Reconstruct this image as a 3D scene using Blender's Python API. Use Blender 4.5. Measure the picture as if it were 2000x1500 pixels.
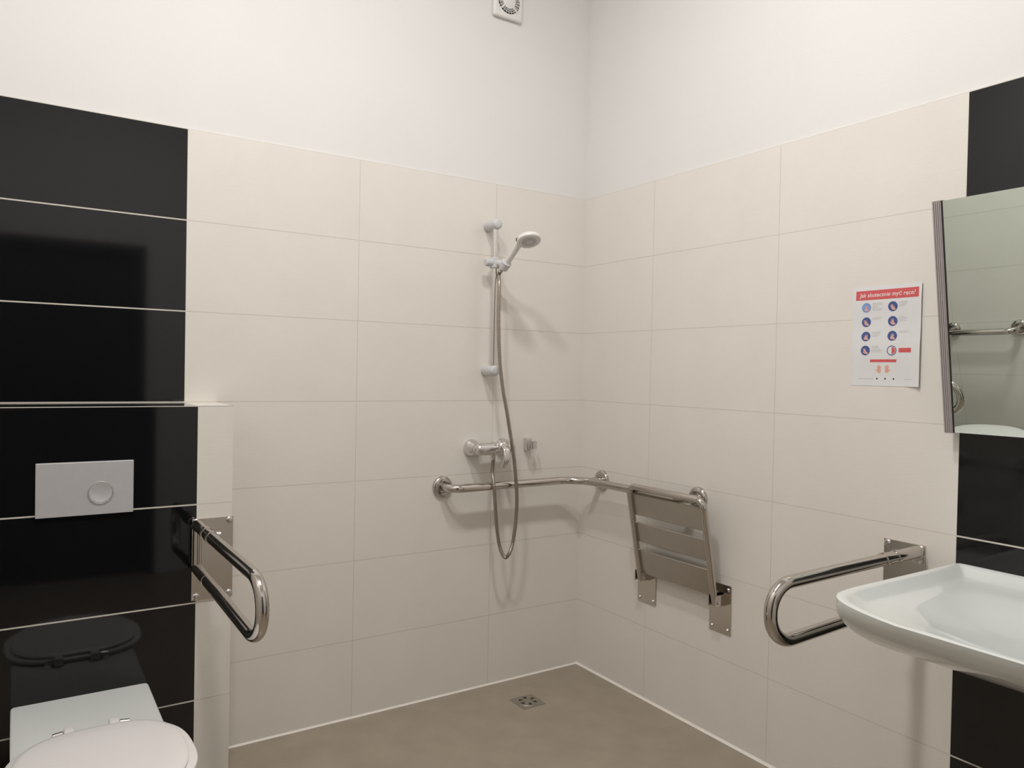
import bpy, bmesh, math, random
from mathutils import Vector, Matrix
PI = math.pi
random.seed(4)
for o in list(bpy.data.objects): bpy.data.objects.remove(o)
SC = bpy.context.scene
COL = SC.collection

# ------------------------------------------------------------------ camera
cam_d = bpy.data.cameras.new('camera'); cam = bpy.data.objects.new('camera', cam_d); COL.objects.link(cam)
yaw, pit, rol = 0.9914, -0.0155, 0.0199
fw = Vector((math.cos(yaw)*math.cos(pit), math.sin(yaw)*math.cos(pit), math.sin(pit)))
rt = Vector((math.sin(yaw), -math.cos(yaw), 0)); up = rt.cross(fw)
r2 = rt*math.cos(rol)+up*math.sin(rol); u2 = -rt*math.sin(rol)+up*math.cos(rol)
M = Matrix((r2, u2, -fw)).transposed().to_4x4(); M.translation = Vector((-2.1412, -2.6926, 1.3135))
cam.matrix_world = M
cam_d.sensor_width = 36; cam_d.sensor_fit = 'HORIZONTAL'; cam_d.lens = 1482.7/2000*36
cam_d.clip_start = 0.02
SC.camera = cam

# ------------------------------------------------------------------ light and exposure
W = bpy.data.worlds.new('world'); SC.world = W; W.use_nodes = True
W.node_tree.nodes['Background'].inputs[0].default_value = (1, .97, .93, 1)
W.node_tree.nodes['Background'].inputs[1].default_value = 0.05
SC.view_settings.view_transform = 'Standard'; SC.view_settings.look = 'None'
SC.view_settings.gamma = 1; SC.view_settings.use_curve_mapping = False
SC.view_settings.exposure = 0.0
CEIL = 3.45
LAMPS = [(-1.18, -1.45), (-1.88, -1.45)]
LAMP_W = 23
for i, (lx, ly) in enumerate(LAMPS):
    l = bpy.data.lights.new('ceiling_lamp_light', 'AREA'); l.energy = LAMP_W
    l.color = (1.0, .972, .948); l.shape = 'DISK'; l.size = .20
    lo = bpy.data.objects.new('ceiling_lamp_light', l); COL.objects.link(lo); lo.location = (lx, ly, CEIL-.048)

# ------------------------------------------------------------------ materials
def nodes(m): return m.node_tree.nodes, m.node_tree.links
def mat(name, col, rough=.5, metal=0., noise=0., nscale=20., bump=0., bscale=200., spec=None, aniso=None):
    m = bpy.data.materials.new(name); m.use_nodes = True
    N, L = nodes(m); b = N['Principled BSDF']
    b.inputs['Base Color'].default_value = (*col, 1); b.inputs['Roughness'].default_value = rough
    b.inputs['Metallic'].default_value = metal
    if spec is not None: b.inputs['Specular IOR Level'].default_value = spec
    tc = N.new('ShaderNodeTexCoord')
    if noise > 0:
        n = N.new('ShaderNodeTexNoise'); n.inputs['Scale'].default_value = nscale; n.inputs['Detail'].default_value = 5
        L.new(tc.outputs['Object'], n.inputs['Vector'])
        r = N.new('ShaderNodeValToRGB')
        r.color_ramp.elements[0].position = .3; r.color_ramp.elements[1].position = .7
        r.color_ramp.elements[0].color = (*[c*(1-noise) for c in col], 1)
        r.color_ramp.elements[1].color = (*[min(1, c*(1+noise)) for c in col], 1)
        L.new(n.outputs['Fac'], r.inputs['Fac']); L.new(r.outputs['Color'], b.inputs['Base Color'])
    if bump > 0:
        n = N.new('ShaderNodeTexNoise'); n.inputs['Scale'].default_value = bscale; n.inputs['Detail'].default_value = 3
        mp = N.new('ShaderNodeMapping')
        if aniso: mp.inputs['Scale'].default_value = aniso
        L.new(tc.outputs['Object'], mp.inputs['Vector']); L.new(mp.outputs['Vector'], n.inputs['Vector'])
        bp = N.new('ShaderNodeBump'); bp.inputs['Strength'].default_value = bump; bp.inputs['Distance'].default_value = .002
        L.new(n.outputs['Fac'], bp.inputs['Height']); L.new(bp.outputs['Normal'], b.inputs['Normal'])
    return m

TOP = 2.0934      # height of the tiling, rows of 0.30 counted down from there
def tile_mat(name, col, grout, axis, off, step=.6, gw=.0025, gh=.0028, rough=.3, bump=.0, noise=.015, ztop=TOP, other=None):
    """rectangular tiles: rows of 0.30 m in z, joints along one wall axis (0=x,1=y)"""
    m = bpy.data.materials.new(name); m.use_nodes = True
    N, L = nodes(m); b = N['Principled BSDF']
    tc = N.new('ShaderNodeTexCoord'); sp = N.new('ShaderNodeSeparateXYZ'); L.new(tc.outputs['Object'], sp.inputs[0])
    def mth(op, a, bb=None):
        n = N.new('ShaderNodeMath'); n.operation = op
        for i, v in enumerate((a, bb)):
            if v is None: continue
            if isinstance(v, (int, float)): n.inputs[i].default_value = v
            else: L.new(v, n.inputs[i])
        return n.outputs[0]
    def line(coord, o, s, w):
        t = mth('DIVIDE', mth('SUBTRACT', coord, o), s)
        f = mth('ABSOLUTE', mth('SUBTRACT', mth('FRACT', mth('ADD', t, .5)), .5))   # 0 on the joint
        return mth('LESS_THAN', mth('MULTIPLY', f, s), w/2)
    g = line(sp.outputs['Z'], ztop, .3, gh)
    if axis is not None: g = mth('MAXIMUM', g, line(sp.outputs['XY'[axis]], off, step, gw))
    n = N.new('ShaderNodeTexNoise'); n.inputs['Scale'].default_value = 6; n.inputs['Detail'].default_value = 4
    L.new(tc.outputs['Object'], n.inputs['Vector'])
    r = N.new('ShaderNodeValToRGB'); r.color_ramp.elements[0].position = .3; r.color_ramp.elements[1].position = .7
    r.color_ramp.elements[0].color = (*[c*(1-noise) for c in col], 1); r.color_ramp.elements[1].color = (*[c*(1+noise) for c in col], 1)
    L.new(n.outputs['Fac'], r.inputs['Fac'])
    mx = N.new('ShaderNodeMix'); mx.data_type = 'RGBA'
    L.new(g, mx.inputs['Factor']); L.new(r.outputs['Color'], mx.inputs['A']); mx.inputs['B'].default_value = (*grout, 1)
    L.new(mx.outputs['Result'], b.inputs['Base Color'])
    rr = mth('ADD', mth('MULTIPLY', g, .9-rough), rough); L.new(rr, b.inputs['Roughness'])
    # fine horizontal ripple of the glaze plus the sunk joint
    n2 = N.new('ShaderNodeTexNoise'); n2.inputs['Scale'].default_value = 1; n2.inputs['Detail'].default_value = 2
    mp = N.new('ShaderNodeMapping'); mp.inputs['Scale'].default_value = (25, 25, 260)
    L.new(tc.outputs['Object'], mp.inputs['Vector']); L.new(mp.outputs['Vector'], n2.inputs['Vector'])
    h = mth('SUBTRACT', mth('MULTIPLY', n2.outputs['Fac'], bump), g)
    bp = N.new('ShaderNodeBump'); bp.inputs['Strength'].default_value = .6; bp.inputs['Distance'].default_value = .0012
    L.new(h, bp.inputs['Height']); L.new(bp.outputs['Normal'], b.inputs['Normal'])
    return m

CREAM = (.80, .766, .712); CGROUT = (.66, .62, .56)
BLACK = (.006, .006, .007); BGROUT = (.62, .60, .53)
m_plaster = mat('white_plaster', (.80, .788, .775), .9, noise=.012, nscale=3, bump=.12, bscale=140)
m_cream_l = tile_mat('cream_tile_left', CREAM, CGROUT, 0, -1.6732, bump=.25)
m_cream_r = tile_mat('cream_tile_right', CREAM, CGROUT, 1, -.4386, bump=.25)
m_cream_o = tile_mat('cream_tile_side', CREAM, CGROUT, 1, -.45, bump=.25)
m_cream_b = tile_mat('cream_tile_box', CREAM, CGROUT, None, 0, bump=.25, ztop=TOP-.001)
m_black = tile_mat('black_tile', BLACK, BGROUT, None, 0, gh=.0045, rough=.06, noise=.05)
m_black_b = tile_mat('black_tile_box', BLACK, BGROUT, None, 0, gh=.0045, rough=.05, noise=.05, ztop=TOP-.001)
m_black_p = mat('black_tile_ledge', BLACK, .07, noise=.05)
m_cream_p = mat('cream_tile_ledge', CREAM, .3, noise=.01)
m_grout = mat('white_grout', (.66, .64, .58), .8, noise=.05)
m_sil = mat('white_silicone', (.85, .81, .75), .45, noise=.03)
m_floor = mat('beige_floor_tile', (.335, .285, .225), .38, noise=.07, nscale=9, bump=.05, bscale=90)
m_ceil = mat('white_ceiling_paint', (.86, .84, .81), .9, noise=.01)
m_satin = mat('satin_chrome', (.70, .68, .68), .24, 1., noise=.02, nscale=8)
m_chrome = mat('polished_chrome', (.74, .71, .70), .15, 1., noise=.02, nscale=8)
m_steel = mat('polished_stainless_steel', (.56, .525, .49), .13, 1., noise=.03, nscale=8)
m_brush = mat('brushed_stainless_steel', (.47, .44, .395), .33, 1., noise=.04, nscale=15, bump=.15, bscale=6, aniso=(40, 1, 40))
m_plate = mat('satin_steel_plate', (.62, .58, .53), .20, 1., noise=.03, nscale=15)
m_screw = mat('screw_steel', (.66, .63, .62), .2, 1., noise=.03)
m_ceramic = mat('white_ceramic', (.73, .755, .735), .08, noise=.006, nscale=3)
m_seat = mat('white_seat_plastic', (.84, .81, .80), .28, noise=.006, nscale=3)
m_plastic = mat('white_shower_plastic', (.80, .79, .77), .3, noise=.01)
m_gplast = mat('grey_satin_plastic', (.62, .62, .63), .35, noise=.02)
m_dplast = mat('silver_spray_plastic', (.52, .50, .50), .4, .3, noise=.03)
m_flush = mat('matt_silver_plate', (.60, .60, .62), .42, .35, noise=.02, nscale=40)
m_hose = mat('metal_shower_hose', (.40, .36, .31), .35, 1., noise=.05, nscale=60)
m_mirror = mat('mirror_glass', (.80, .89, .84), .0, 1., noise=.004, nscale=2)
m_dark = mat('dark_gap', (.015, .015, .015), .6, noise=.1)
m_alu = mat('grooved_aluminium', (.50, .455, .46), .35, .35, noise=.03, nscale=30)
m_white = mat('white_fan_plastic', (.84, .82, .80), .4, noise=.01)
m_paper = mat('white_paper', (.77, .765, .775), .65, noise=.008, nscale=30)
m_red = mat('red_print', (.66, .105, .11), .55, noise=.03, nscale=60)
m_wprint = mat('white_print', (.88, .84, .84), .6, noise=.01)
m_navy = mat('blue_print', (.06, .10, .28), .55, noise=.2, nscale=200)
m_sky = mat('light_blue_print', (.22, .34, .66), .55, noise=.15, nscale=200)
m_skin = mat('skin_tone_print', (.72, .42, .38), .55, noise=.08, nscale=200)
m_skin2 = mat('orange_skin_print', (.78, .42, .30), .55, noise=.1, nscale=200)
m_gray = mat('grey_print', (.55, .54, .56), .6, noise=.05, nscale=100)
m_door = mat('dark_door_laminate', (.02, .018, .017), .5, noise=.1)
m_frame = mat('dark_door_frame', (.03, .027, .025), .45, noise=.1)
m_lamp = mat('frosted_lamp_glass', (.9, .88, .84), .4, noise=.01)

# ------------------------------------------------------------------ mesh helpers
def bm_new(): return bmesh.new()
def rootloc(p):
    v = Vector((0, 0, 0))
    while p is not None: v += p.location; p = p.parent
    return v
def obj(name, bm, mats, parent=None, smooth=False, label=None):
    me = bpy.data.meshes.new(name)
    if parent is not None: bmesh.ops.translate(bm, verts=bm.verts, vec=-rootloc(parent))
    bmesh.ops.recalc_face_normals(bm, faces=bm.faces)
    if smooth:
        for f in bm.faces: f.smooth = True
        for e in bm.edges:
            if len(e.link_faces) == 2 and e.calc_face_angle(0) > math.radians(38): e.smooth = False
    bm.to_mesh(me); bm.free()
    for m in (mats if isinstance(mats, (list, tuple)) else [mats]): me.materials.append(m)
    o = bpy.data.objects.new(name, me); COL.objects.link(o)
    if parent is not None: o.parent = parent
    if label: o['label'] = label
    return o
def thing(name, label, cat, loc, group=None):
    o = bpy.data.objects.new(name, None); COL.objects.link(o); o.location = loc
    o.empty_display_size = .05
    o['label'] = label; o['category'] = cat
    if group: o['group'] = group
    return o
def struct(name, bm, mats, parent=None, smooth=False):
    o = obj(name, bm, mats, parent, smooth)
    if parent is None: o['kind'] = 'structure'
    return o
def box(bm, a, b, mi=0, bev=0., seg=2):
    a, b = Vector(a), Vector(b); c = (a+b)/2; s = b-a
    r = bmesh.ops.create_cube(bm, size=1, matrix=Matrix.Translation(c) @ Matrix.Diagonal((abs(s.x), abs(s.y), abs(s.z), 1)))
    vs = r['verts']; fs = {f for v in vs for f in v.link_faces}
    for f in fs: f.material_index = mi
    if bev > 0:
        es = list({e for f in fs for e in f.edges})
        bmesh.ops.bevel(bm, geom=es, offset=bev, segments=seg, profile=.5, affect='EDGES')
    return bm
def frame_of(d):
    d = Vector(d).normalized(); a = Vector((0, 0, 1)) if abs(d.z) < .9 else Vector((1, 0, 0))
    x = a.cross(d).normalized(); y = d.cross(x); return x, y, d
def lathe(bm, c, axis, prof, n=40, mi=0):
    """prof: list of (distance along axis, radius)"""
    c = Vector(c); x, y, d = frame_of(axis); rings = []
    for (h, r) in prof:
        if r <= 1e-6: rings.append([bm.verts.new(c+d*h)])
        else: rings.append([bm.verts.new(c+d*h+(x*math.cos(2*PI*k/n)+y*math.sin(2*PI*k/n))*r) for k in range(n)])
    for A, B in zip(rings, rings[1:]):
        for k in range(n):
            k2 = (k+1) % n
            if len(A) == 1 and len(B) == 1: continue
            if len(A) == 1: f = bm.faces.new((A[0], B[k], B[k2]))
            elif len(B) == 1: f = bm.faces.new((A[k], A[k2], B[0]))
            else: f = bm.faces.new((A[k], A[k2], B[k2], B[k]))
            f.material_index = mi
    for R in (rings[0], rings[-1]):
        if len(R) > 1:
            f = bm.faces.new(R); f.material_index = mi
    return bm
def cyl(bm, a, b, r, n=28, bev=.0015, mi=0):
    a, b = Vector(a), Vector(b); L = (b-a).length
    return lathe(bm, a, b-a, [(0, r-bev), (bev, r), (L-bev, r), (L, r-bev)], n, mi)
def fillet(pts, rad, seg=10):
    pts = [Vector(p) for p in pts]; out = [pts[0]]
    for i in range(1, len(pts)-1):
        r = rad[i-1] if isinstance(rad, (list, tuple)) else rad
        p = pts[i]; u = (pts[i-1]-p).normalized(); v = (pts[i+1]-p).normalized()
        ang = u.angle(v); t = r/math.tan(ang/2)
        c = p+(u+v).normalized()*(r/math.sin(ang/2))
        a0 = p+u*t-c; a1 = p+v*t-c; tot = a0.angle(a1); ax = a0.cross(a1).normalized()
        for k in range(seg+1): out.append(c+Matrix.Rotation(tot*k/seg, 3, ax) @ a0)
    out.append(pts[-1]); return out
def sweep(bm, pts, r, n=20, mi=0, caps=True, flat=None):
    """tube along pts; r number or list; flat=(rx,ry,refdir) for an oval section"""
    pts = [Vector(p) for p in pts]; T = []
    for i in range(len(pts)):
        a = pts[max(i-1, 0)]; b = pts[min(i+1, len(pts)-1)]; T.append((b-a).normalized())
    x, y, _ = frame_of(T[0]); rings = []
    if flat: x = (Vector(flat)-T[0]*Vector(flat).dot(T[0])).normalized(); y = T[0].cross(x)
    for i, p in enumerate(pts):
        x = (x-T[i]*x.dot(T[i])).normalized(); y = T[i].cross(x)
        rr = r[i] if isinstance(r, list) else r
        rx, ry = rr if isinstance(rr, tuple) else (rr, rr)
        rings.append([bm.verts.new(p+x*rx*math.cos(2*PI*k/n)+y*ry*math.sin(2*PI*k/n)) for k in range(n)])
    for A, B in zip(rings, rings[1:]):
        for k in range(n):
            f = bm.faces.new((A[k], A[(k+1) % n], B[(k+1) % n], B[k])); f.material_index = mi
    if caps:
        for R in (rings[0], rings[-1]): bm.faces.new(R).material_index = mi
    return bm
def catmull(P, seg=10):
    P = [Vector(p) for p in P]; Q = [P[0]*2-P[1]]+P+[P[-1]*2-P[-2]]; out = []
    for i in range(1, len(Q)-2):
        for k in range(seg):
            t = k/seg; a, b, c, d = Q[i-1:i+3]
            out.append(.5*((2*b)+(c-a)*t+(2*a-5*b+4*c-d)*t*t+(-a+3*b-3*c+d)*t**3))
    out.append(P[-1]); return out
def loft(bm, rings, cap0=True, cap1=True, mi=0):
    R = [[bm.verts.new(p) for p in r] for r in rings]; n = len(R[0])
    for A, B in zip(R, R[1:]):
        for k in range(n): bm.faces.new((A[k], A[(k+1) % n], B[(k+1) % n], B[k])).material_index = mi
    if cap0: bm.faces.new(R[0]).material_index = mi
    if cap1: bm.faces.new(R[-1]).material_index = mi
    return bm

# ------------------------------------------------------------------ the room
XL, YB = -2.42, -3.02           # side wall behind the toilet, back wall
FZ = 0.0
bm = bm_new(); box(bm, (XL-.2, YB-.2, -.12), (.2, .2, 0)); struct('floor', bm, m_floor)
bm = bm_new(); box(bm, (XL-.2, YB-.2, CEIL), (.2, .2, CEIL+.12)); struct('ceiling', bm, m_ceil)
TK = .007
bm = bm_new()      # wall with shower and toilet (y = 0)
box(bm, (XL-.2, TK, 0), (.2, .16, CEIL), 0)
box(bm, (-1.6732, 0, 0), (0, TK+.002, TOP), 1)
box(bm, (-2.2775, 0, 0), (-1.6732, TK+.002, TOP), 2)
box(bm, (XL, 0, 0), (-2.2775, TK+.002, TOP), 1)
struct('wall_left', bm, [m_plaster, m_cream_l, m_black])
bm = bm_new()      # wall with seat, poster and basin (x = 0)
box(bm, (TK, YB-.2, 0), (.16, TK, CEIL), 0)
box(bm, (0, -1.6386, 0), (TK+.002, 0, TOP), 1)
box(bm, (0, -2.2386, 0), (TK+.002, -1.6386, TOP), 2)
box(bm, (0, YB, 0), (TK+.002, -2.2386, TOP), 1)
struct('wall_right', bm, [m_plaster, m_cream_r, m_black])
bm = bm_new()
box(bm, (XL-.16, YB-.2, 0), (XL-TK, TK, CEIL), 0); box(bm, (XL-TK-.002, YB, 0), (XL, 0, TOP), 1)
struct('wall_side', bm, [m_plaster, m_cream_o])
bm = bm_new()
DX0, DX1, DZ = -2.34, -1.40, 2.12
box(bm, (XL, YB-.16, 0), (DX0, YB, CEIL)); box(bm, (DX1, YB-.16, 0), (TK, YB, CEIL)); box(bm, (DX0, YB-.16, DZ), (DX1, YB, CEIL))
struct('wall_back', bm, [m_plaster])
bm = bm_new(); box(bm, (DX0+.05, YB-.10, .004), (DX1-.05, YB-.06, DZ-.05), bev=.002)
d = struct('door_1', bm, m_door)
bm = bm_new()
box(bm, (DX0, YB-.14, 0), (DX0+.05, YB+.012, DZ)); box(bm, (DX1-.05, YB-.14, 0), (DX1, YB+.012, DZ)); box(bm, (DX0+.05, YB-.14, DZ-.05), (DX1-.05, YB+.012, DZ))
obj('door_frame', bm, m_frame, d)
bm = bm_new(); sweep(bm, fillet([(DX0+.12, YB-.06, 1.05), (DX0+.12, YB-.005, 1.05), (DX0+.24, YB-.005, 1.05)], .012), .009)
obj('door_handle', bm, m_steel, d, True)

# boxed-in cistern in front of the left wall
BY, BZ, BXB, BXR = -.2463, TOP-.9012, -1.6769, -1.5734
bm = bm_new()
box(bm, (XL, BY, 0), (-2.2769, -.0005, BZ), 0); box(bm, (BXB, BY, 0), (BXR, -.0005, BZ), 0)
box(bm, (-2.2769, BY, 0), (BXB, -.0005, BZ), 1)
box(bm, (-2.2769, BY-.0004, BZ-.0018), (BXB, BY+.002, BZ+.0003), 2)
box(bm, (-2.2769, -.0022, BZ-.001), (BXB, -.0004, BZ+.0025), 2)
box(bm, (-2.2769, BY+.0016, BZ-.001), (BXB, -.0022, BZ+.0002), 3)
box(bm, (BXB, BY, BZ-.001), (BXR, -.0004, BZ+.0002), 4); box(bm, (XL, BY, BZ-.001), (-2.2769, -.0004, BZ+.0002), 4)
struct('wall_boxing', bm, [m_cream_b, m_black_b, m_grout, m_black_p, m_cream_p])

# white silicone in the floor joints
def strip(name, a, b, n1, r=.011):
    """quarter-round fillet along a-b; n1 = direction out of the wall"""
    a, b, n1 = Vector(a), Vector(b), Vector(n1); prof = [(0, 0), (r, 0), (r*.55, r*.3), (r*.25, r*.6), (0, r)]
    bm = bm_new(); rings = []
    for p in (a, b): rings.append([p+n1*u+Vector((0, 0, v)) for u, v in prof])
    loft(bm, rings); struct(name, bm, m_sil)
strip('trim_1', (BXR, 0, 0), (0, 0, 0), (0, -1, 0), .006)
strip('trim_2', (0, 0, 0), (0, YB, 0), (-1, 0, 0), .008)
strip('trim_3', (XL, BY, 0), (BXR, BY, 0), (0, -1, 0), .005)

# ------------------------------------------------------------------ screws
def screw(parent, c, axis, r=.0075, m=None):
    bm = bm_new(); lathe(bm, c, axis, [(0, r*1.25), (r*.15, r*1.25), (r*.3, r), (r*.75, r*.72), (r*.85, 0)], 18)
    return obj('screw', bm, m or m_screw, parent, True)

# ------------------------------------------------------------------ wall-hung toilet
def toilet():
    cx = -1.976; t = thing('toilet', 'white wall-hung toilet with closed lid on the black tiled boxing', 'toilet', (cx, BY, 0))
    # bowl: rectangular deck at the wall turning into an egg shaped rim
    N = 64
    def outline(w, yb, yf, z, sq, flare=0.):
        out = []
        for k in range(N):
            a = 2*PI*k/N; c, s = math.cos(a), math.sin(a)
            n = sq if s > 0 else 2.3
            u = math.copysign(abs(c)**(2/n), c); v = math.copysign(abs(s)**(2/n), s)
            ym = yb+(yf-yb)*.42
            y = ym+(yb-ym)*v if v > 0 else ym+(ym-yf)*v
            out.append(Vector((cx+u*w, y, z)))
        return out
    R = []
    for z, w, yf, sq in [(.06, .10, -.42, 6), (.075, .125, -.50, 8), (.12, .14, -.60, 10), (.20, .15, -.72, 14), (.28, .16, -.84, 20), (.34, .168, -.905, 40), (.365, .170, -.925, 60), (.373, .1695, -.925, 60), (.375, .167, -.92, 60)]:
        R.append(outline(w, BY-.0005, yf, z, sq))
    bm = bm_new(); loft(bm, R); obj('bowl', bm, m_ceramic, t, True)
    # seat and lid
    def egg(w, yb, yf, z, nb=2.5):
        out = []; ym = yb+(yf-yb)*.52
        for k in range(N):
            a = 2*PI*k/N; c, s = math.cos(a), math.sin(a); n = nb if s > 0 else 2.05
            u = math.copysign(abs(c)**(2/n), c); v = math.copysign(abs(s)**(2/n), s)
            out.append(Vector((cx+u*w, ym+(yb-ym)*v if v > 0 else ym+(ym-yf)*v, z)))
        return out
    cx = -1.967
    bm = bm_new()
    loft(bm, [egg(.184, -.538, -.945, .3765, 3), egg(.195, -.532, -.958, .378, 3), egg(.200, -.528, -.963, .383, 3), egg(.199, -.529, -.962, .388, 3), egg(.194, -.534, -.957, .3915, 3), egg(.10, -.60, -.85, .392, 3)])
    obj('seat', bm, m_seat, t, True)
    bm = bm_new()
    loft(bm, [egg(.176, -.544, -.945, .393, 3), egg(.181, -.540, -.950, .395, 3), egg(.181, -.540, -.950, .399, 3), egg(.177, -.544, -.945, .4025, 3), egg(.165, -.556, -.935, .405, 3), egg(.12, -.60, -.88, .4075), egg(.05, -.67, -.78, .4085)])
    obj('lid', bm, m_seat, t, True)
    for hx, sx in ((-2.022, -1), (-1.922, 1)):
        bm = bm_new(); box(bm, (hx-.012, -.552, .3765), (hx+.012, -.506, .402), bev=.004, seg=3); h = obj('hinge', bm, m_seat, t, True)
        bm = bm_new()
        x0 = hx+sx*.012; cyl(bm, (x0, -.522, .391), (x0+sx*.024, -.522, .388), .0075); lathe(bm, (x0+sx*.016, -.522, .3755), (0, 0, 1), [(0, .013), (.004, .013), (.007, .008), (.012, .006)], 24)
        obj('hinge_bolt', bm, m_chrome, h, True, 'chrome hinge bolt')
    return t
toilet()

# ------------------------------------------------------------------ flush plate
t = thing('flush_plate', 'matt silver rectangular flush plate with two round buttons on black tiles', 'flush plate', (-1.9725, BY, .9615))
bm = bm_new(); box(bm, (-2.0935, BY-.009, .8865), (-1.8515, BY-.0005, 1.0375), bev=.002); obj('cover_plate', bm, m_flush, t)
def ringed_button(name, cx, cz, r, dy):
    bm = bm_new(); y0 = BY-.009
    lathe(bm, (cx, y0+.002, cz), (0, -1, 0), [(0, r), (.0022+dy, r), (.0030+dy, r-.0012), (.0030+dy, r-.003), (.0022+dy, r-.0045), (.0022+dy, 0)], 56)
    return obj(name, bm, m_flush, t, True)
ringed_button('large_button', -1.990, .951, .044, -.0011)
b = ringed_button('small_button', -1.936, .949, .030, .0015)
bm = bm_new()
pts = [(-1.936+math.cos(2*PI*k/56)*.031, BY-.0115, .949+math.sin(2*PI*k/56)*.031) for k in range(57)]
sweep(bm, pts, .0011, 8, caps=False); obj('button_ring', bm, m_chrome, b, True, 'bright chrome ring')

# ------------------------------------------------------------------ fold-down grab bars
def fold_bar(label, P, out, side, length, loc, dr, sep, post):
    """P(u, d, z): point with u along the wall, d out of the wall"""
    t = thing('fold_down_grab_bar', label, 'grab bar', loc, 'fold-down grab bars')
    bm = bm_new(); box(bm, P(-.060, .0005, .600), P(.060, .005, .850), bev=.0015); plate = obj('wall_plate', bm, m_plate, t)
    for u in (-.048, .048):
        for z in (.612, .838): screw(plate, P(u, .005, z), out, .0085)
    us = .050*side
    # lugs, and the hinge post standing off the plate
    for z in (.696, .800):
        bm = bm_new(); box(bm, P(us-.008, .004, z), P(us+.008, .036, z+.012), bev=.001); obj('mounting_lug', bm, m_steel, t)
    if post:
        bm = bm_new(); cyl(bm, P(us, .034, .705), P(us, .034, .838), .0125, 24); obj('hinge_post', bm, m_steel, t, True)
    sw = .075              # the arm hangs a little low and swings a little inwards
    def A(d, z, du=0.): return P(us-side*sw*(d-.03)+du, d, z-dr*(d-.03))
    zt, zb = .834, .706
    zb2 = zt-sep
    r = sep/2-.004
    pts = fillet([A(.030, zt), A(length-.016, zt), A(length-.016, zb2), A(.030, zb)], r, 18)
    bm = bm_new(); sweep(bm, pts, .0165, 28); arm = obj('arm', bm, m_steel, t, True)
    ad = (A(.3, zt)-A(.2, zt)).normalized(); bd = (A(length-.1, zb2)-A(.03, zb)).normalized()
    bm = bm_new(); lathe(bm, A(.012, zt), ad, [(0, 0), (.003, .010), (.008, .015), (.016, .0168), (.020, .0168)], 28); obj('end_cap', bm, m_steel, arm, True)
    for dd in (.115, .165):
        bm = bm_new(); lathe(bm, A(dd, zt), ad, [(0, .0165), (.001, .019), (.011, .019), (.012, .0165)], 28); obj('collar', bm, m_steel, arm, True)
    bm = bm_new(); lathe(bm, A(.03, zb)+bd*.10, bd, [(0, .0165), (.001, .0178), (.008, .0178), (.009, .0165)], 28); obj('collar', bm, m_steel, arm, True)
    bm = bm_new(); cyl(bm, A(.145, zt, -side*.012), A(.145, zt, -side*.034), .0075, 18); obj('lock_pin', bm, m_chrome, arm, True)
    return t
fold_bar('polished steel fold-down grab bar on the boxing beside the toilet', lambda u, d, z: Vector((-1.630+u, BY-d, z)), (0, -1, 0), -1, .612, (-1.63, BY, .6), .070, .158, True)
fold_bar('polished steel fold-down grab bar on the wall left of the washbasin', lambda u, d, z: Vector((-d, -1.497+u, z)), (-1, 0, 0), -1, .614, (0, -1.497, .6), .050, .147, False)

# ------------------------------------------------------------------ fixed grab rails
def flange(bm, c, axis, r=.043):
    lathe(bm, c, axis, [(0, r), (.006, r), (.010, r*.97), (.0135, r*.86), (.015, r*.7), (.0155, r*.55), (.013, r*.50), (.0125, r*.38)], 44)
t = thing('corner_grab_rail', 'L-shaped stainless grab rail running round the shower corner', 'grab rail', (0, 0, .85))
bm = bm_new()
sweep(bm, fillet([(-.706, -.008, .849), (-.706, -.082, .849), (-.082, -.082, .852), (-.082, -.711, .857), (-.008, -.711, .857)], [.05, .115, .05], 14), .0163, 28)
obj('rail', bm, m_steel, t, True)
bm = bm_new(); sweep(bm, fillet([(-.008, -.155, .852), (-.082, -.155, .852), (-.082, -.23, .853)], .03), .0155, 24); obj('support_arm', bm, m_steel, t, True)
for c, ax in (((-.706, -.0005, .849), (0, -1, 0)), ((-.0005, -.155, .852), (-1, 0, 0)), ((-.0005, -.711, .857), (-1, 0, 0))):
    bm = bm_new(); flange(bm, c, ax); obj('flange', bm, m_steel, t, True)
t = thing('wall_grab_rail', 'short chrome grab rail on the far side wall, seen in the mirror', 'grab rail', (XL, -.62, .86))
bm = bm_new(); sweep(bm, fillet([(XL+.008, -.445, .86), (XL+.08, -.445, .86), (XL+.08, -.79, .86), (XL+.008, -.79, .86)], .045, 12), .0163, 28); obj('rail', bm, m_steel, t, True)
for y in (-.445, -.79):
    bm = bm_new(); flange(bm, (XL+.0005, y, .86), (1, 0, 0)); obj('flange', bm, m_steel, t, True)

# ------------------------------------------------------------------ folded-up shower seat
t = thing('folding_shower_seat', 'stainless folding shower seat with three slats, folded up against the wall', 'shower seat', (0, -.65, .45))
yl, yr = -.453, -.838
def SX(z): return -.047-(z-.52)*.195          # the frame leans away from the wall
def sp(y, z, off=0): return Vector((SX(z)-off, y, z))
bm = bm_new()
sweep(bm, fillet([sp(yl, .498), sp(yl, .876), sp(yr, .876), sp(yr, .498)], [.035, .035], 12), .0125, 24)
fr = obj('seat_frame', bm, m_steel, t, True)
for z0, z1 in ((.762, .847), (.654, .732), (.524, .622)):
    bm = bm_new(); rings = []
    for y in (yl-.006, yr+.006):
        rings.append([sp(y, z0, -.014), sp(y, z0, -.005), sp(y, z0+.002, -.003), sp(y, z1-.002, -.003), sp(y, z1, -.005), sp(y, z1, -.010), sp(y, z1-.0018, -.010), sp(y, z1-.0022, -.0055), sp(y, z0+.0022, -.0055), sp(y, z0+.0018, -.014)])
    loft(bm, rings); obj('seat_slat', bm, m_brush, t, True)
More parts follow.
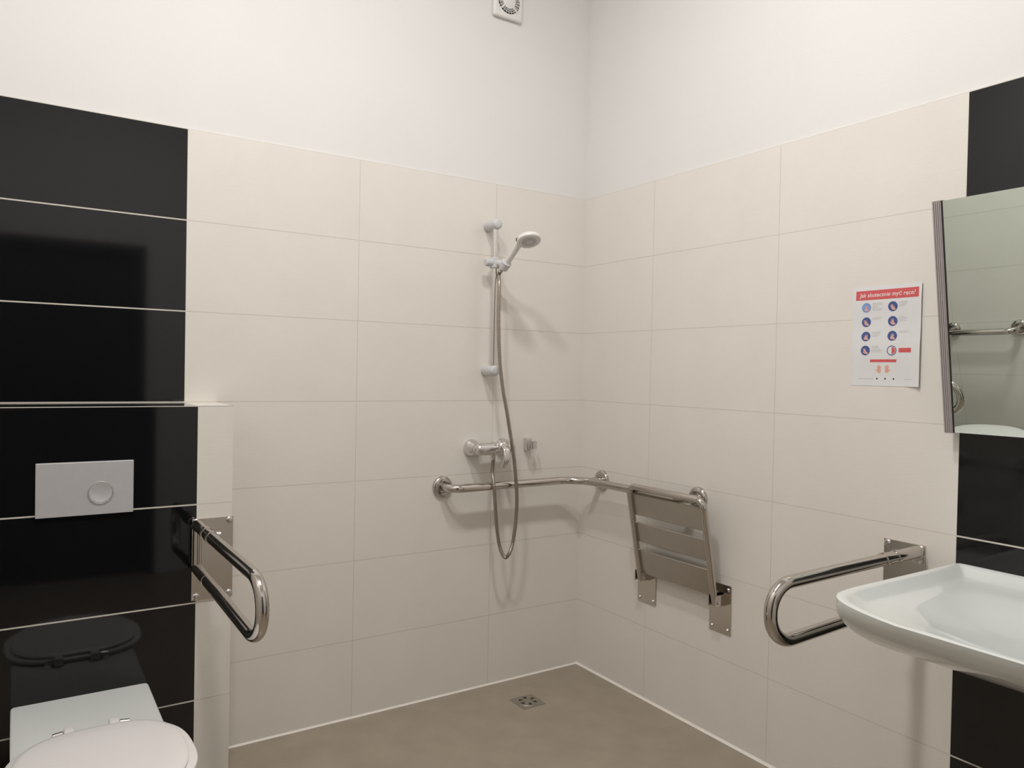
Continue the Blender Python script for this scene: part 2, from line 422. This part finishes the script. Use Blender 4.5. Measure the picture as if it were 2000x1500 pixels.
for (y0, y1, z0, z1, ya, zp) in ((-.396, -.500, .394, .565, yl, .507), (-.778, -.878, .389, .566, yr, .507)):
    bm = bm_new(); box(bm, (-.0045, y1, z0), (-.0005, y0, z1), bev=.0015); pl = obj('hinge_plate', bm, m_plate, t)
    for y in (y0-.014, y1+.014):
        for z in (z0+.016, z1-.016): screw(pl, (-.0045, y, z), (-1, 0, 0), .0065)
    bm = bm_new()
    for s in (-1, 1): box(bm, (-.060, ya+s*.0150-.0015, .493), (-.004, ya+s*.0150+.0015, .534), bev=.001)
    box(bm, (-.012, ya-.0135, .490), (-.004, ya+.0135, .538)); obj('hinge_bracket', bm, m_steel, pl)
    bm = bm_new(); cyl(bm, (SX(zp)+.002, ya+.020, zp), (SX(zp)+.002, ya-.022, zp), .0055, 18); obj('hinge_pin', bm, m_screw, pl, True)

# ------------------------------------------------------------------ shower: riser rail, handset, hose, mixer
t = thing('shower_riser_rail', 'vertical chrome shower riser rail with grey end brackets', 'shower rail', (-.513, 0, 1.3))
bx, by = -.513, -.060
bm = bm_new(); cyl(bm, (bx, by, 1.305), (bx, by, 1.925), .0112, 24); obj('rail', bm, m_chrome, t, True)
for z in (1.318, 1.912):
    bm = bm_new(); lathe(bm, (bx, -.0005, z), (0, -1, 0), [(0, .0215), (.003, .0225), (.072, .0215), (.079, .0195), (.083, .014), (.084, 0)], 32)
    obj('end_bracket', bm, m_gplast, t, True, 'grey end bracket')
bm = bm_new()
cyl(bm, (bx, by, 1.735), (bx, by, 1.777), .021, 28)
cyl(bm, (bx-.046, by, 1.756), (bx, by, 1.756), .0165, 26, .003)
cyl(bm, (bx, by, 1.756), (bx+.014, by-.050, 1.748), .0145, 24)
sl = obj('slider', bm, m_gplast, t, True)
hx, hy, hz = -.497, -.112, 1.742           # cup that holds the handset
ax = Vector((.06, -.72, .62)).normalized()
bm = bm_new(); lathe(bm, Vector((hx, hy, hz))-ax*.018, ax, [(0, .0155), (.002, .0185), (.034, .0205), (.036, .018)], 28)
obj('handset_cup', bm, m_gplast, sl, True)

t = thing('hand_shower', 'white hand shower head resting in the holder on the riser rail', 'shower head', (hx, hy, hz))
H0 = Vector((hx, hy, hz)); Hc = Vector((-.487, -.262, 1.828))
bm = bm_new()
path = catmull([H0-ax*.022, H0+ax*.02, H0+ax*.075, H0+ax*.125, Hc+Vector((0, .038, .004)), Hc+Vector((0, .012, .010))], 8)
rad = []
for i in range(len(path)):
    u = i/(len(path)-1); rad.append((.0115+.0035*min(1, u*1.6)+.006*max(0, u-.75)*4, .0115+.002*min(1, u*1.6)))
sweep(bm, path, rad, 24, flat=(1, 0, 0)); obj('handle', bm, m_plastic, t, True)
fn = Vector((-.10, -.42, -.90)).normalized()
bm = bm_new(); lathe(bm, Hc+fn*-.012, fn, [(-.006, 0), (-.005, .018), (0, .034), (.007, .0445), (.014, .0475), (.021, .0465), (.024, .043), (.024, 0)], 48)
hd = obj('head', bm, m_plastic, t, True)
bm = bm_new(); lathe(bm, Hc+fn*.0115, fn, [(0, .029), (.0022, .028), (.003, .023), (.0025, 0)], 40); obj('spray_face', bm, m_dplast, hd, True, 'grey spray face')
bm = bm_new(); lathe(bm, Hc+fn*.0155-fn*.004, fn, [(0, .014), (.003, .013), (.004, 0)], 30); obj('spray_centre', bm, m_gplast, hd, True)
bm = bm_new(); box(bm, (Hc.x-.030, Hc.y+.028, Hc.z-.006), (Hc.x-.020, Hc.y+.046, Hc.z+.008), bev=.002); obj('mode_lever', bm, m_dark, hd, True, 'black mode lever')

bm = bm_new()
hp = [H0-ax*.020, H0-ax*.045+Vector((-.004, 0, -.004)), (-.514, -.098, 1.66), (-.518, -.104, 1.52), (-.513, -.110, 1.368), (-.499, -.115, 1.25), (-.482, -.12, 1.162), (-.460, -.122, 1.05), (-.441, -.122, .954), (-.426, -.122, .827), (-.424, -.12, .74), (-.430, -.118, .66), (-.444, -.115, .590), (-.468, -.112, .560), (-.492, -.108, .600), (-.508, -.106, .68), (-.516, -.105, .76), (-.524, -.104, .85), (-.529, -.098, .905), (-.520, -.085, .935), (-.511, -.074, .958)]
hose_path = catmull(hp, 26)
sweep(bm, hose_path, [.0068 if i % 2 else .0078 for i in range(len(hose_path))], 12)
h = obj('shower_hose', bm, m_hose, None, True)
h['label'] = 'metal shower hose looping down from the hand shower to the mixer'; h['category'] = 'hose'

t = thing('shower_mixer', 'chrome single-lever shower mixer on the wall above the grab rail', 'mixer tap', (-.50, 0, 1.0))
mz = 1.0; my = -.068
for x in (-.575, -.425):
    bm = bm_new(); lathe(bm, (x, -.0005, mz), (0, -1, 0), [(0, .0345), (.006, .036), (.016, .034), (.030, .0285), (.040, .0235), (.044, .021), (.046, .021)], 40)
    obj('wall_rosette', bm, m_satin, t, True)
bm = bm_new()
lathe(bm, (-.592, my, mz), (1, 0, 0), [(0, 0), (.001, .014), (.005, .020), (.012, .0235), (.022, .0245), (.060, .0248), (.078, .0265), (.106, .0265), (.124, .0248), (.162, .0245), (.172, .0235), (.179, .020), (.183, .014), (.184, 0)], 48)
for x in (-.575, -.425): cyl(bm, (x, -.04, mz), (x, my, mz), .0200, 30)
cyl(bm, (-.500, my, mz+.002), (-.497, my-.050, mz+.012), .0235, 32, .004)
obj('body', bm, m_satin, t, True)
bm = bm_new(); lathe(bm, (-.511, my-.004, mz-.018), (0, 0, -1), [(0, .0125), (.012, .0115), (.014, .0105), (.030, .0098), (.031, .008)], 24); obj('hose_outlet', bm, m_chrome, t, True)
bm = bm_new(); lathe(bm, (-.497, my-.048, mz+.0115), (.02, -1, .2), [(0, .0235), (.004, .0245), (.014, .0235), (.020, .019), (.023, .010), (.024, 0)], 32)
lv = obj('lever', bm, m_chrome, t, True)
bm = bm_new()
lp = catmull([(-.494, my-.056, mz+.018), (-.495, my-.078, mz+.006), (-.498, my-.088, mz-.016), (-.503, my-.090, mz-.042), (-.511, my-.082, mz-.068)], 8)
sweep(bm, lp, [(.0165-.0055*abs(i/(len(lp)-1)), .0045) for i in range(len(lp))], 16, flat=(1, 0, 0)); obj('lever_blade', bm, m_chrome, lv, True)

t = thing('shower_holder', 'small square chrome hand shower bracket on tiles right of the mixer', 'shower bracket', (-.30, 0, 1.0))
bm = bm_new(); box(bm, (-.315, -.030, .980), (-.290, -.0005, 1.034), bev=.004, seg=3); obj('base', bm, m_satin, t, True)
bm = bm_new(); K = 20; rings = []
for z in (.990, 1.022):
    o_ = []; c = Vector((-.300, -.047, z))
    for k in range(K+1):
        a = math.radians(-60+300*k/K); a += math.radians(150); o_.append(c+Vector((math.cos(a), math.sin(a), 0))*.019)
    for k in reversed(range(K+1)):
        a = math.radians(-60+300*k/K); a += math.radians(150); o_.append(c+Vector((math.cos(a), math.sin(a), 0))*.0145)
    rings.append(o_)
loft(bm, rings); obj('cradle', bm, m_satin, t, True)

# ------------------------------------------------------------------ floor drain
t = thing('floor_drain', 'square steel floor drain in the beige floor near the shower corner', 'floor drain', (-.42, -.222, 0))
dc = Vector((-.42, -.222, 0))
bm = bm_new(); box(bm, dc+Vector((-.052, -.052, .0002)), dc+Vector((.052, .052, .0022)), bev=.0008); obj('frame', bm, m_brush, t)
bm = bm_new(); lathe(bm, dc+Vector((0, 0, .0022)), (0, 0, 1), [(0, .044), (.0014, .043), (.002, .040), (.0022, 0)], 48); g = obj('grate', bm, m_brush, t, True)
bm = bm_new()
for k in range(6):
    a = 2*PI*k/6+.3; u = Vector((math.cos(a), math.sin(a), 0)); v = Vector((-u.y, u.x, 0)); z = Vector((0, 0, .0046))
    q = [dc+u*.020-v*.003+z, dc+u*.036-v*.008+z, dc+u*.036+v*.008+z, dc+u*.020+v*.003+z]
    q2 = [p-Vector((0, 0, .0012)) for p in q]
    loft(bm, [q2, q])
obj('slots', bm, m_dark, g)

# ------------------------------------------------------------------ exhaust fan
t = thing('exhaust_fan', 'white square extractor fan with round grille high on the wall', 'exhaust fan', (-.441, TK, 2.85))
fx, fz, fy = -.441, 2.852, TK-.020
bm = bm_new(); box(bm, (fx-.070, fy, fz-.071), (fx+.070, TK-.0005, fz+.071), bev=.008, seg=3); obj('cover', bm, m_white, t, True)
bm = bm_new(); lathe(bm, (fx, fy, fz), (0, -1, 0), [(0, .052), (.001, .052), (.001, 0)], 48); gr = obj('vent_opening', bm, m_dark, t)
bm = bm_new()
for r in (.038, .0455):
    sweep(bm, [(fx+math.cos(2*PI*k/48)*r, fy-.003, fz+math.sin(2*PI*k/48)*r) for k in range(49)], .0012, 8, caps=False)
for k in range(24):
    a = 2*PI*k/24; c, s = math.cos(a), math.sin(a); w = .004 if k % 6 == 3 else .0011
    sweep(bm, [(fx+c*.030, fy-.003, fz+s*.030), (fx+c*.053, fy-.003, fz+s*.053)], w, 8)
obj('grille', bm, m_white, t, True)
bm = bm_new(); lathe(bm, (fx, fy, fz), (0, -1, 0), [(0, .032), (.004, .032), (.006, .029), (.006, 0)], 40); obj('centre_disc', bm, m_white, t, True)

# ------------------------------------------------------------------ tilted mirror
t = thing('tilting_mirror', 'frameless mirror tilted forward above the washbasin, with grooved aluminium side rails', 'mirror', (-.04, -1.93, 1.176))
mt = Vector((-.095, 0, .604)).normalized(); mn = Vector((-.604, 0, -.095)).normalized(); mo = Vector((-.040, 0, 1.176)); HT = .611
def mp_(y, h, d): return mo+mt*h+mn*d+Vector((0, y, 0))
def mbox(bm, y0, y1, h0, h1, d0, d1):
    loft(bm, [[mp_(y0, h0, d), mp_(y1, h0, d), mp_(y1, h1, d), mp_(y0, h1, d)] for d in (d0, d1)])
ML, MR = -1.619, -2.259
bm = bm_new(); mbox(bm, ML-.027, MR+.027, 0, HT, -.005, 0); obj('glass', bm, m_mirror, t)
bm = bm_new(); mbox(bm, ML-.027, MR+.027, .004, HT-.004, -.014, -.0052); obj('back_panel', bm, m_dark, t)
for s, y in ((-1, ML), (1, MR)):
    bm = bm_new(); n = 6
    mbox(bm, y, y+s*.0225, -.002, HT+.002, -.016, .001)
    for k in range(4): mbox(bm, y+s*(.0015+k*.005), y+s*(.0045+k*.005), -.002, HT+.002, .001, .0035)
    rl = obj('side_rail', bm, m_alu, t)
    bm = bm_new(); mbox(bm, y+s*.0225, y+s*.0268, -.001, HT+.001, -.014, .0006); obj('gasket', bm, m_dark, rl, label='black gasket')
for y in (-1.75, -2.13):
    bm = bm_new()
    loft(bm, [[mp_(y-.012, .03, -.014), mp_(y+.012, .03, -.014), mp_(y+.012, .09, -.014), mp_(y-.012, .09, -.014)],
              [Vector((-.0005, y-.012, 1.20)), Vector((-.0005, y+.012, 1.20)), Vector((-.0005, y+.012, 1.26)), Vector((-.0005, y-.012, 1.26))]])
    obj('wall_bracket', bm, m_steel, t)
    bm = bm_new(); sweep(bm, [mp_(y, HT-.10, -.014), Vector((-.002, y, 1.60))], .006, 12); obj('tilt_arm', bm, m_steel, t)

# ------------------------------------------------------------------ washbasin
t = thing('washbasin', 'wide white ceramic washbasin hung on the black tiled strip', 'washbasin', (0, -1.98, .7))
yc, WB = -1.983, .343
NB = 176
def bring(z, i_s, i_f, i_b, nf=8.5, nbk=60., bow=.082, fx_=-.592):
    out = []
    for k in range(NB):
        a = 2*PI*(k+.5)/NB; c, s = math.cos(a), math.sin(a); n = nf if s > 0 else nbk
        u = math.copysign(abs(c)**(2/n), c); v = math.copysign(abs(s)**(2/n), s)
        xb = -.001-i_b; xf = fx_-bow*(1-u*u)+i_f
        out.append(Vector((xb+(xf-xb)*(v+1)/2, yc+u*(WB-i_s), z)))
    return out
ZR = .822
R = [bring(.696, .10, .19, 0, 7, bow=-.02), bring(.697, .065, .140, .0, 8, bow=-.02), bring(.702, .038, .108, 0, 9, bow=-.015), bring(.715, .025, .082, 0, 10, bow=0.), bring(.735, .013, .053, 0, 11, bow=.022), bring(.758, .006, .027, 0, 11, bow=.046), bring(.785, .001, .007, 0, 10, bow=.070), bring(.806, 0, .001, 0, 9, bow=.080), bring(ZR-.002, .0005, .0005, 0), bring(ZR, .005, .006, 0),
     bring(ZR-.0005, .013, .016, .010), bring(ZR-.006, .022, .027, .017), bring(ZR-.023, .036, .046, .030), bring(ZR-.029, .050, .066, .044, 6, 20), bring(ZR-.032, .075, .095, .095, 5, 10), bring(ZR-.040, .100, .125, .135, 4.2, 6), bring(ZR-.058, .140, .165, .18, 3.5, 4), bring(ZR-.072, .195, .215, .23, 3, 3), bring(ZR-.078, .265, .27, .275, 2.4, 2.4)]
bm = bm_new(); loft(bm, R); obj('basin_body', bm, m_ceramic, t, True)
bm = bm_new(); lathe(bm, (-.345, yc, ZR-.0785), (0, 0, 1), [(0, .026), (.002, .026), (.003, .022), (.001, .018), (.001, 0)], 36); obj('waste', bm, m_chrome, t, True, 'chrome waste')

# ------------------------------------------------------------------ poster
PS = Vector((0, -1.316, 1.592)); PW, PH = .2125, .2975
t = thing('hand_washing_poster', 'white paper hand washing instruction sheet with red header on the tiles left of the mirror', 'poster', (0, -1.316, 1.592))
def curl(s, q):
    e = max(0, (s-.160)/.052); return .0015+.0085*e*e*(.35+.65*(q/PH))+.001*math.sin(q*40)
def PP(s, q, d=0.): return PS+Vector((-curl(s, q)-d, -s, -q))
def grid(bm, s0, s1, q0, q1, d, ns=1, nq=1, mi=0):
    V = [[bm.verts.new(PP(s0+(s1-s0)*i/ns, q0+(q1-q0)*j/nq, d)) for j in range(nq+1)] for i in range(ns+1)]
    for i in range(ns):
        for j in range(nq): bm.faces.new((V[i][j], V[i][j+1], V[i+1][j+1], V[i+1][j])).material_index = mi
def disc(bm, s, q, rs, rq, d, n=28, rot=0):
    vs = []
    for k in range(n):
        a = 2*PI*k/n; x = rs*math.cos(a); y = rq*math.sin(a)
        vs.append(bm.verts.new(PP(s+x*math.cos(rot)-y*math.sin(rot), q+x*math.sin(rot)+y*math.cos(rot), d)))
    bm.faces.new(vs)
bm = bm_new()
ns, nq = 30, 24
F = [[bm.verts.new(PP(PW*i/ns, PH*j/nq, 0)) for j in range(nq+1)] for i in range(ns+1)]
B = [[bm.verts.new(PP(PW*i/ns, PH*j/nq, -.0003)) for j in range(nq+1)] for i in range(ns+1)]
for i in range(ns):
    for j in range(nq):
        bm.faces.new((F[i][j], F[i][j+1], F[i+1][j+1], F[i+1][j])); bm.faces.new((B[i][j], B[i+1][j], B[i+1][j+1], B[i][j+1]))
for i in range(ns):
    for j in (0, nq): bm.faces.new((F[i][j], F[i+1][j], B[i+1][j], B[i][j]))
for j in range(nq):
    for i in (0, ns): bm.faces.new((F[i][j], F[i][j+1], B[i][j+1], B[i][j]))
sheet = obj('sheet', bm, m_paper, t)
bm = bm_new(); grid(bm, .011, .204, .013, .041, .0003, 24, 2); ban = obj('header_band', bm, m_red, t, label='red header band')
def glyphs(body, size, shear):
    cu = bpy.data.curves.new('lettering', 'FONT'); cu.body = body; cu.size = size; cu.shear = shear; cu.offset = size*.006
    o = bpy.data.objects.new('lettering', cu); COL.objects.link(o)
    dg = bpy.context.evaluated_depsgraph_get(); me = bpy.data.meshes.new_from_object(o.evaluated_get(dg))
    bpy.data.objects.remove(o); bpy.data.curves.remove(cu)
    b2 = bm_new(); b2.from_mesh(me); bpy.data.meshes.remove(me); return b2
def text(body, s0, s1, q_base, d, m, name, parent, size, shear=0., tail_after=None):
    b2 = glyphs(body, size, shear)
    if tail_after:                      # the little tail under a letter (ogonek)
        b3 = glyphs(tail_after, size, shear); x = max(v.co.x for v in b3.verts)-size*.10; b3.free()
        mid = [(0, .02), (-.05, -.04), (-.075, -.11), (-.055, -.165), (.0, -.175), (.03, -.165)]
        wd = [.03, .03, .032, .030, .022, .014]; L_, R_ = [], []
        for i, (px, py) in enumerate(mid):
            ax_, ay_ = mid[max(i-1, 0)]; bx_, by_ = mid[min(i+1, 5)]; n = Vector((-(by_-ay_), bx_-ax_, 0)).normalized()
            p = Vector((px, py, 0)); L_.append(b2.verts.new(Vector((x, 0, 0))+(p+n*wd[i])*size)); R_.append(b2.verts.new(Vector((x, 0, 0))+(p-n*wd[i])*size))
        for i in range(5): b2.faces.new((L_[i], L_[i+1], R_[i+1], R_[i]))
    xs = [v.co.x for v in b2.verts]; x0, x1 = min(xs), max(xs); k = (s1-s0)/(x1-x0)
    for v in b2.verts:
        s = s0+(v.co.x-x0)*k; q = q_base-v.co.y; v.co = PP(s, q, d)
    return obj(name, b2, m, parent)
text('Jak skutecznie myć rece?', .022, .194, .0325, .0006, m_wprint, 'lettering', ban, .0175, .15, 'Jak skutecznie myć re')
cs = [(.045, .064), (.045, .107), (.045, .150), (.045, .192), (.127, .064), (.127, .107), (.127, .150)]
def hand(bm, s, q, sc, d, mirror=1, rot=0.):
    def T(x, y): x *= mirror; return (s+sc*(x*math.cos(rot)-y*math.sin(rot)), q+sc*(x*math.sin(rot)+y*math.cos(rot)))
    a = T(0, .25); disc(bm, a[0], a[1], .42*sc, .5*sc, d, 20, rot)
    for fx1, fy1, L, an in ((-.33, -.45, .42, -.22), (-.11, -.6, .5, -.06), (.12, -.58, .48, .06), (.33, -.40, .38, .2), (-.55, .12, .36, -.9)):
        a = T(fx1, fy1); disc(bm, a[0], a[1], .105*sc, L*sc, d+.00003, 14, rot+an*mirror)
for i, (s, q) in enumerate(cs):
    bm = bm_new(); disc(bm, s, q, .0145, .0145, .0003, 36)
    pg = obj('picture', bm, m_navy if i not in (0,) else m_sky, sheet, label='round blue hand washing picture')
for i, (s, q) in enumerate(cs):
    bm = bm_new(); rr = random.Random(i)
    hand(bm, s-.001, q+.003, .0095, .0006, 1 if i % 2 else -1, rr.uniform(-.6, .6))
    disc(bm, s+.003, q+.007, .006, .0035, .00066, 16, .4)
    obj('picture_hand', bm, m_skin, sheet)
bm = bm_new(); n = 40
for k in range(n):
    a0, a1 = 2*PI*k/n, 2*PI*(k+1)/n; c = (.127, .193)
    q4 = [(r*math.cos(a), r*math.sin(a)) for r, a in ((.0145, a0), (.0145, a1), (.0122, a1), (.0122, a0))]
    bm.faces.new([bm.verts.new(PP(c[0]+x, c[1]+y, .0003)) for x, y in q4])
obj('clock_ring', bm, m_navy, sheet)
bm = bm_new(); vs = [PP(.127, .193, .0003)]+[PP(.127+.0105*math.sin(a), .193-.0105*math.cos(a), .0003) for a in [PI*k/14 for k in range(15)]]
bm.faces.new([bm.verts.new(v) for v in vs]); obj('clock_half', bm, m_red, sheet)
bm = bm_new(); grid(bm, .148, .185, .186, .199, .0003, 8, 1); obj('red_label', bm, m_red, sheet, label='red label')
bm = bm_new(); grid(bm, .061, .142, .219, .227, .0003, 8, 1); obj('red_strip', bm, m_red, sheet, label='red strip')
for s, mi_ in ((.089, 1), (.113, -1)):
    bm = bm_new(); hand(bm, s, .249, .0135, .0003, mi_); obj('printed_hand', bm, m_skin2, sheet)
# fine print: too small to read in the photograph, kept as thin grey rules
rr = random.Random(2)
rows = {0: 6, 1: 2, 2: 4, 3: 5, 4: 4, 5: 4, 6: 2}
for i, (s, q) in enumerate(cs):
    for k in range(rows[i]):
        x0 = s+.019; y0 = q-.013+k*.0042; bm = bm_new(); grid(bm, x0, x0+rr.uniform(.016, .033), y0, y0+.0012, .0003, 3, 1); obj('print_line', bm, m_gray, sheet)
for x0, x1 in ((.022, .070), (.165, .190)):
    bm = bm_new(); grid(bm, x0, x1, .276, .2772, .0003, 4, 1); obj('print_line', bm, m_gray, sheet)
for s in (.083, .108, .134):
    bm = bm_new(); disc(bm, s, .276, .0022, .003, .0003, 12); obj('footer_dot', bm, m_dark, sheet)

# ------------------------------------------------------------------ ceiling lamps (above the picture)
for (lx, ly), lab in zip(LAMPS, ('round white ceiling lamp nearer the shower corner', 'round white ceiling lamp nearer the toilet')):
    t = thing('ceiling_lamp', lab, 'ceiling lamp', (lx, ly, CEIL), 'round ceiling lamps')
    bm = bm_new(); lathe(bm, (lx, ly, CEIL-.0005), (0, 0, -1), [(0, .10), (.018, .10), (.022, .095), (.022, 0)], 48); obj('base', bm, m_white, t, True)
    bm = bm_new(); cyl(bm, (lx, ly, CEIL-.022), (lx, ly, CEIL-.065), .022, 24); obj('socket', bm, m_white, t, True)
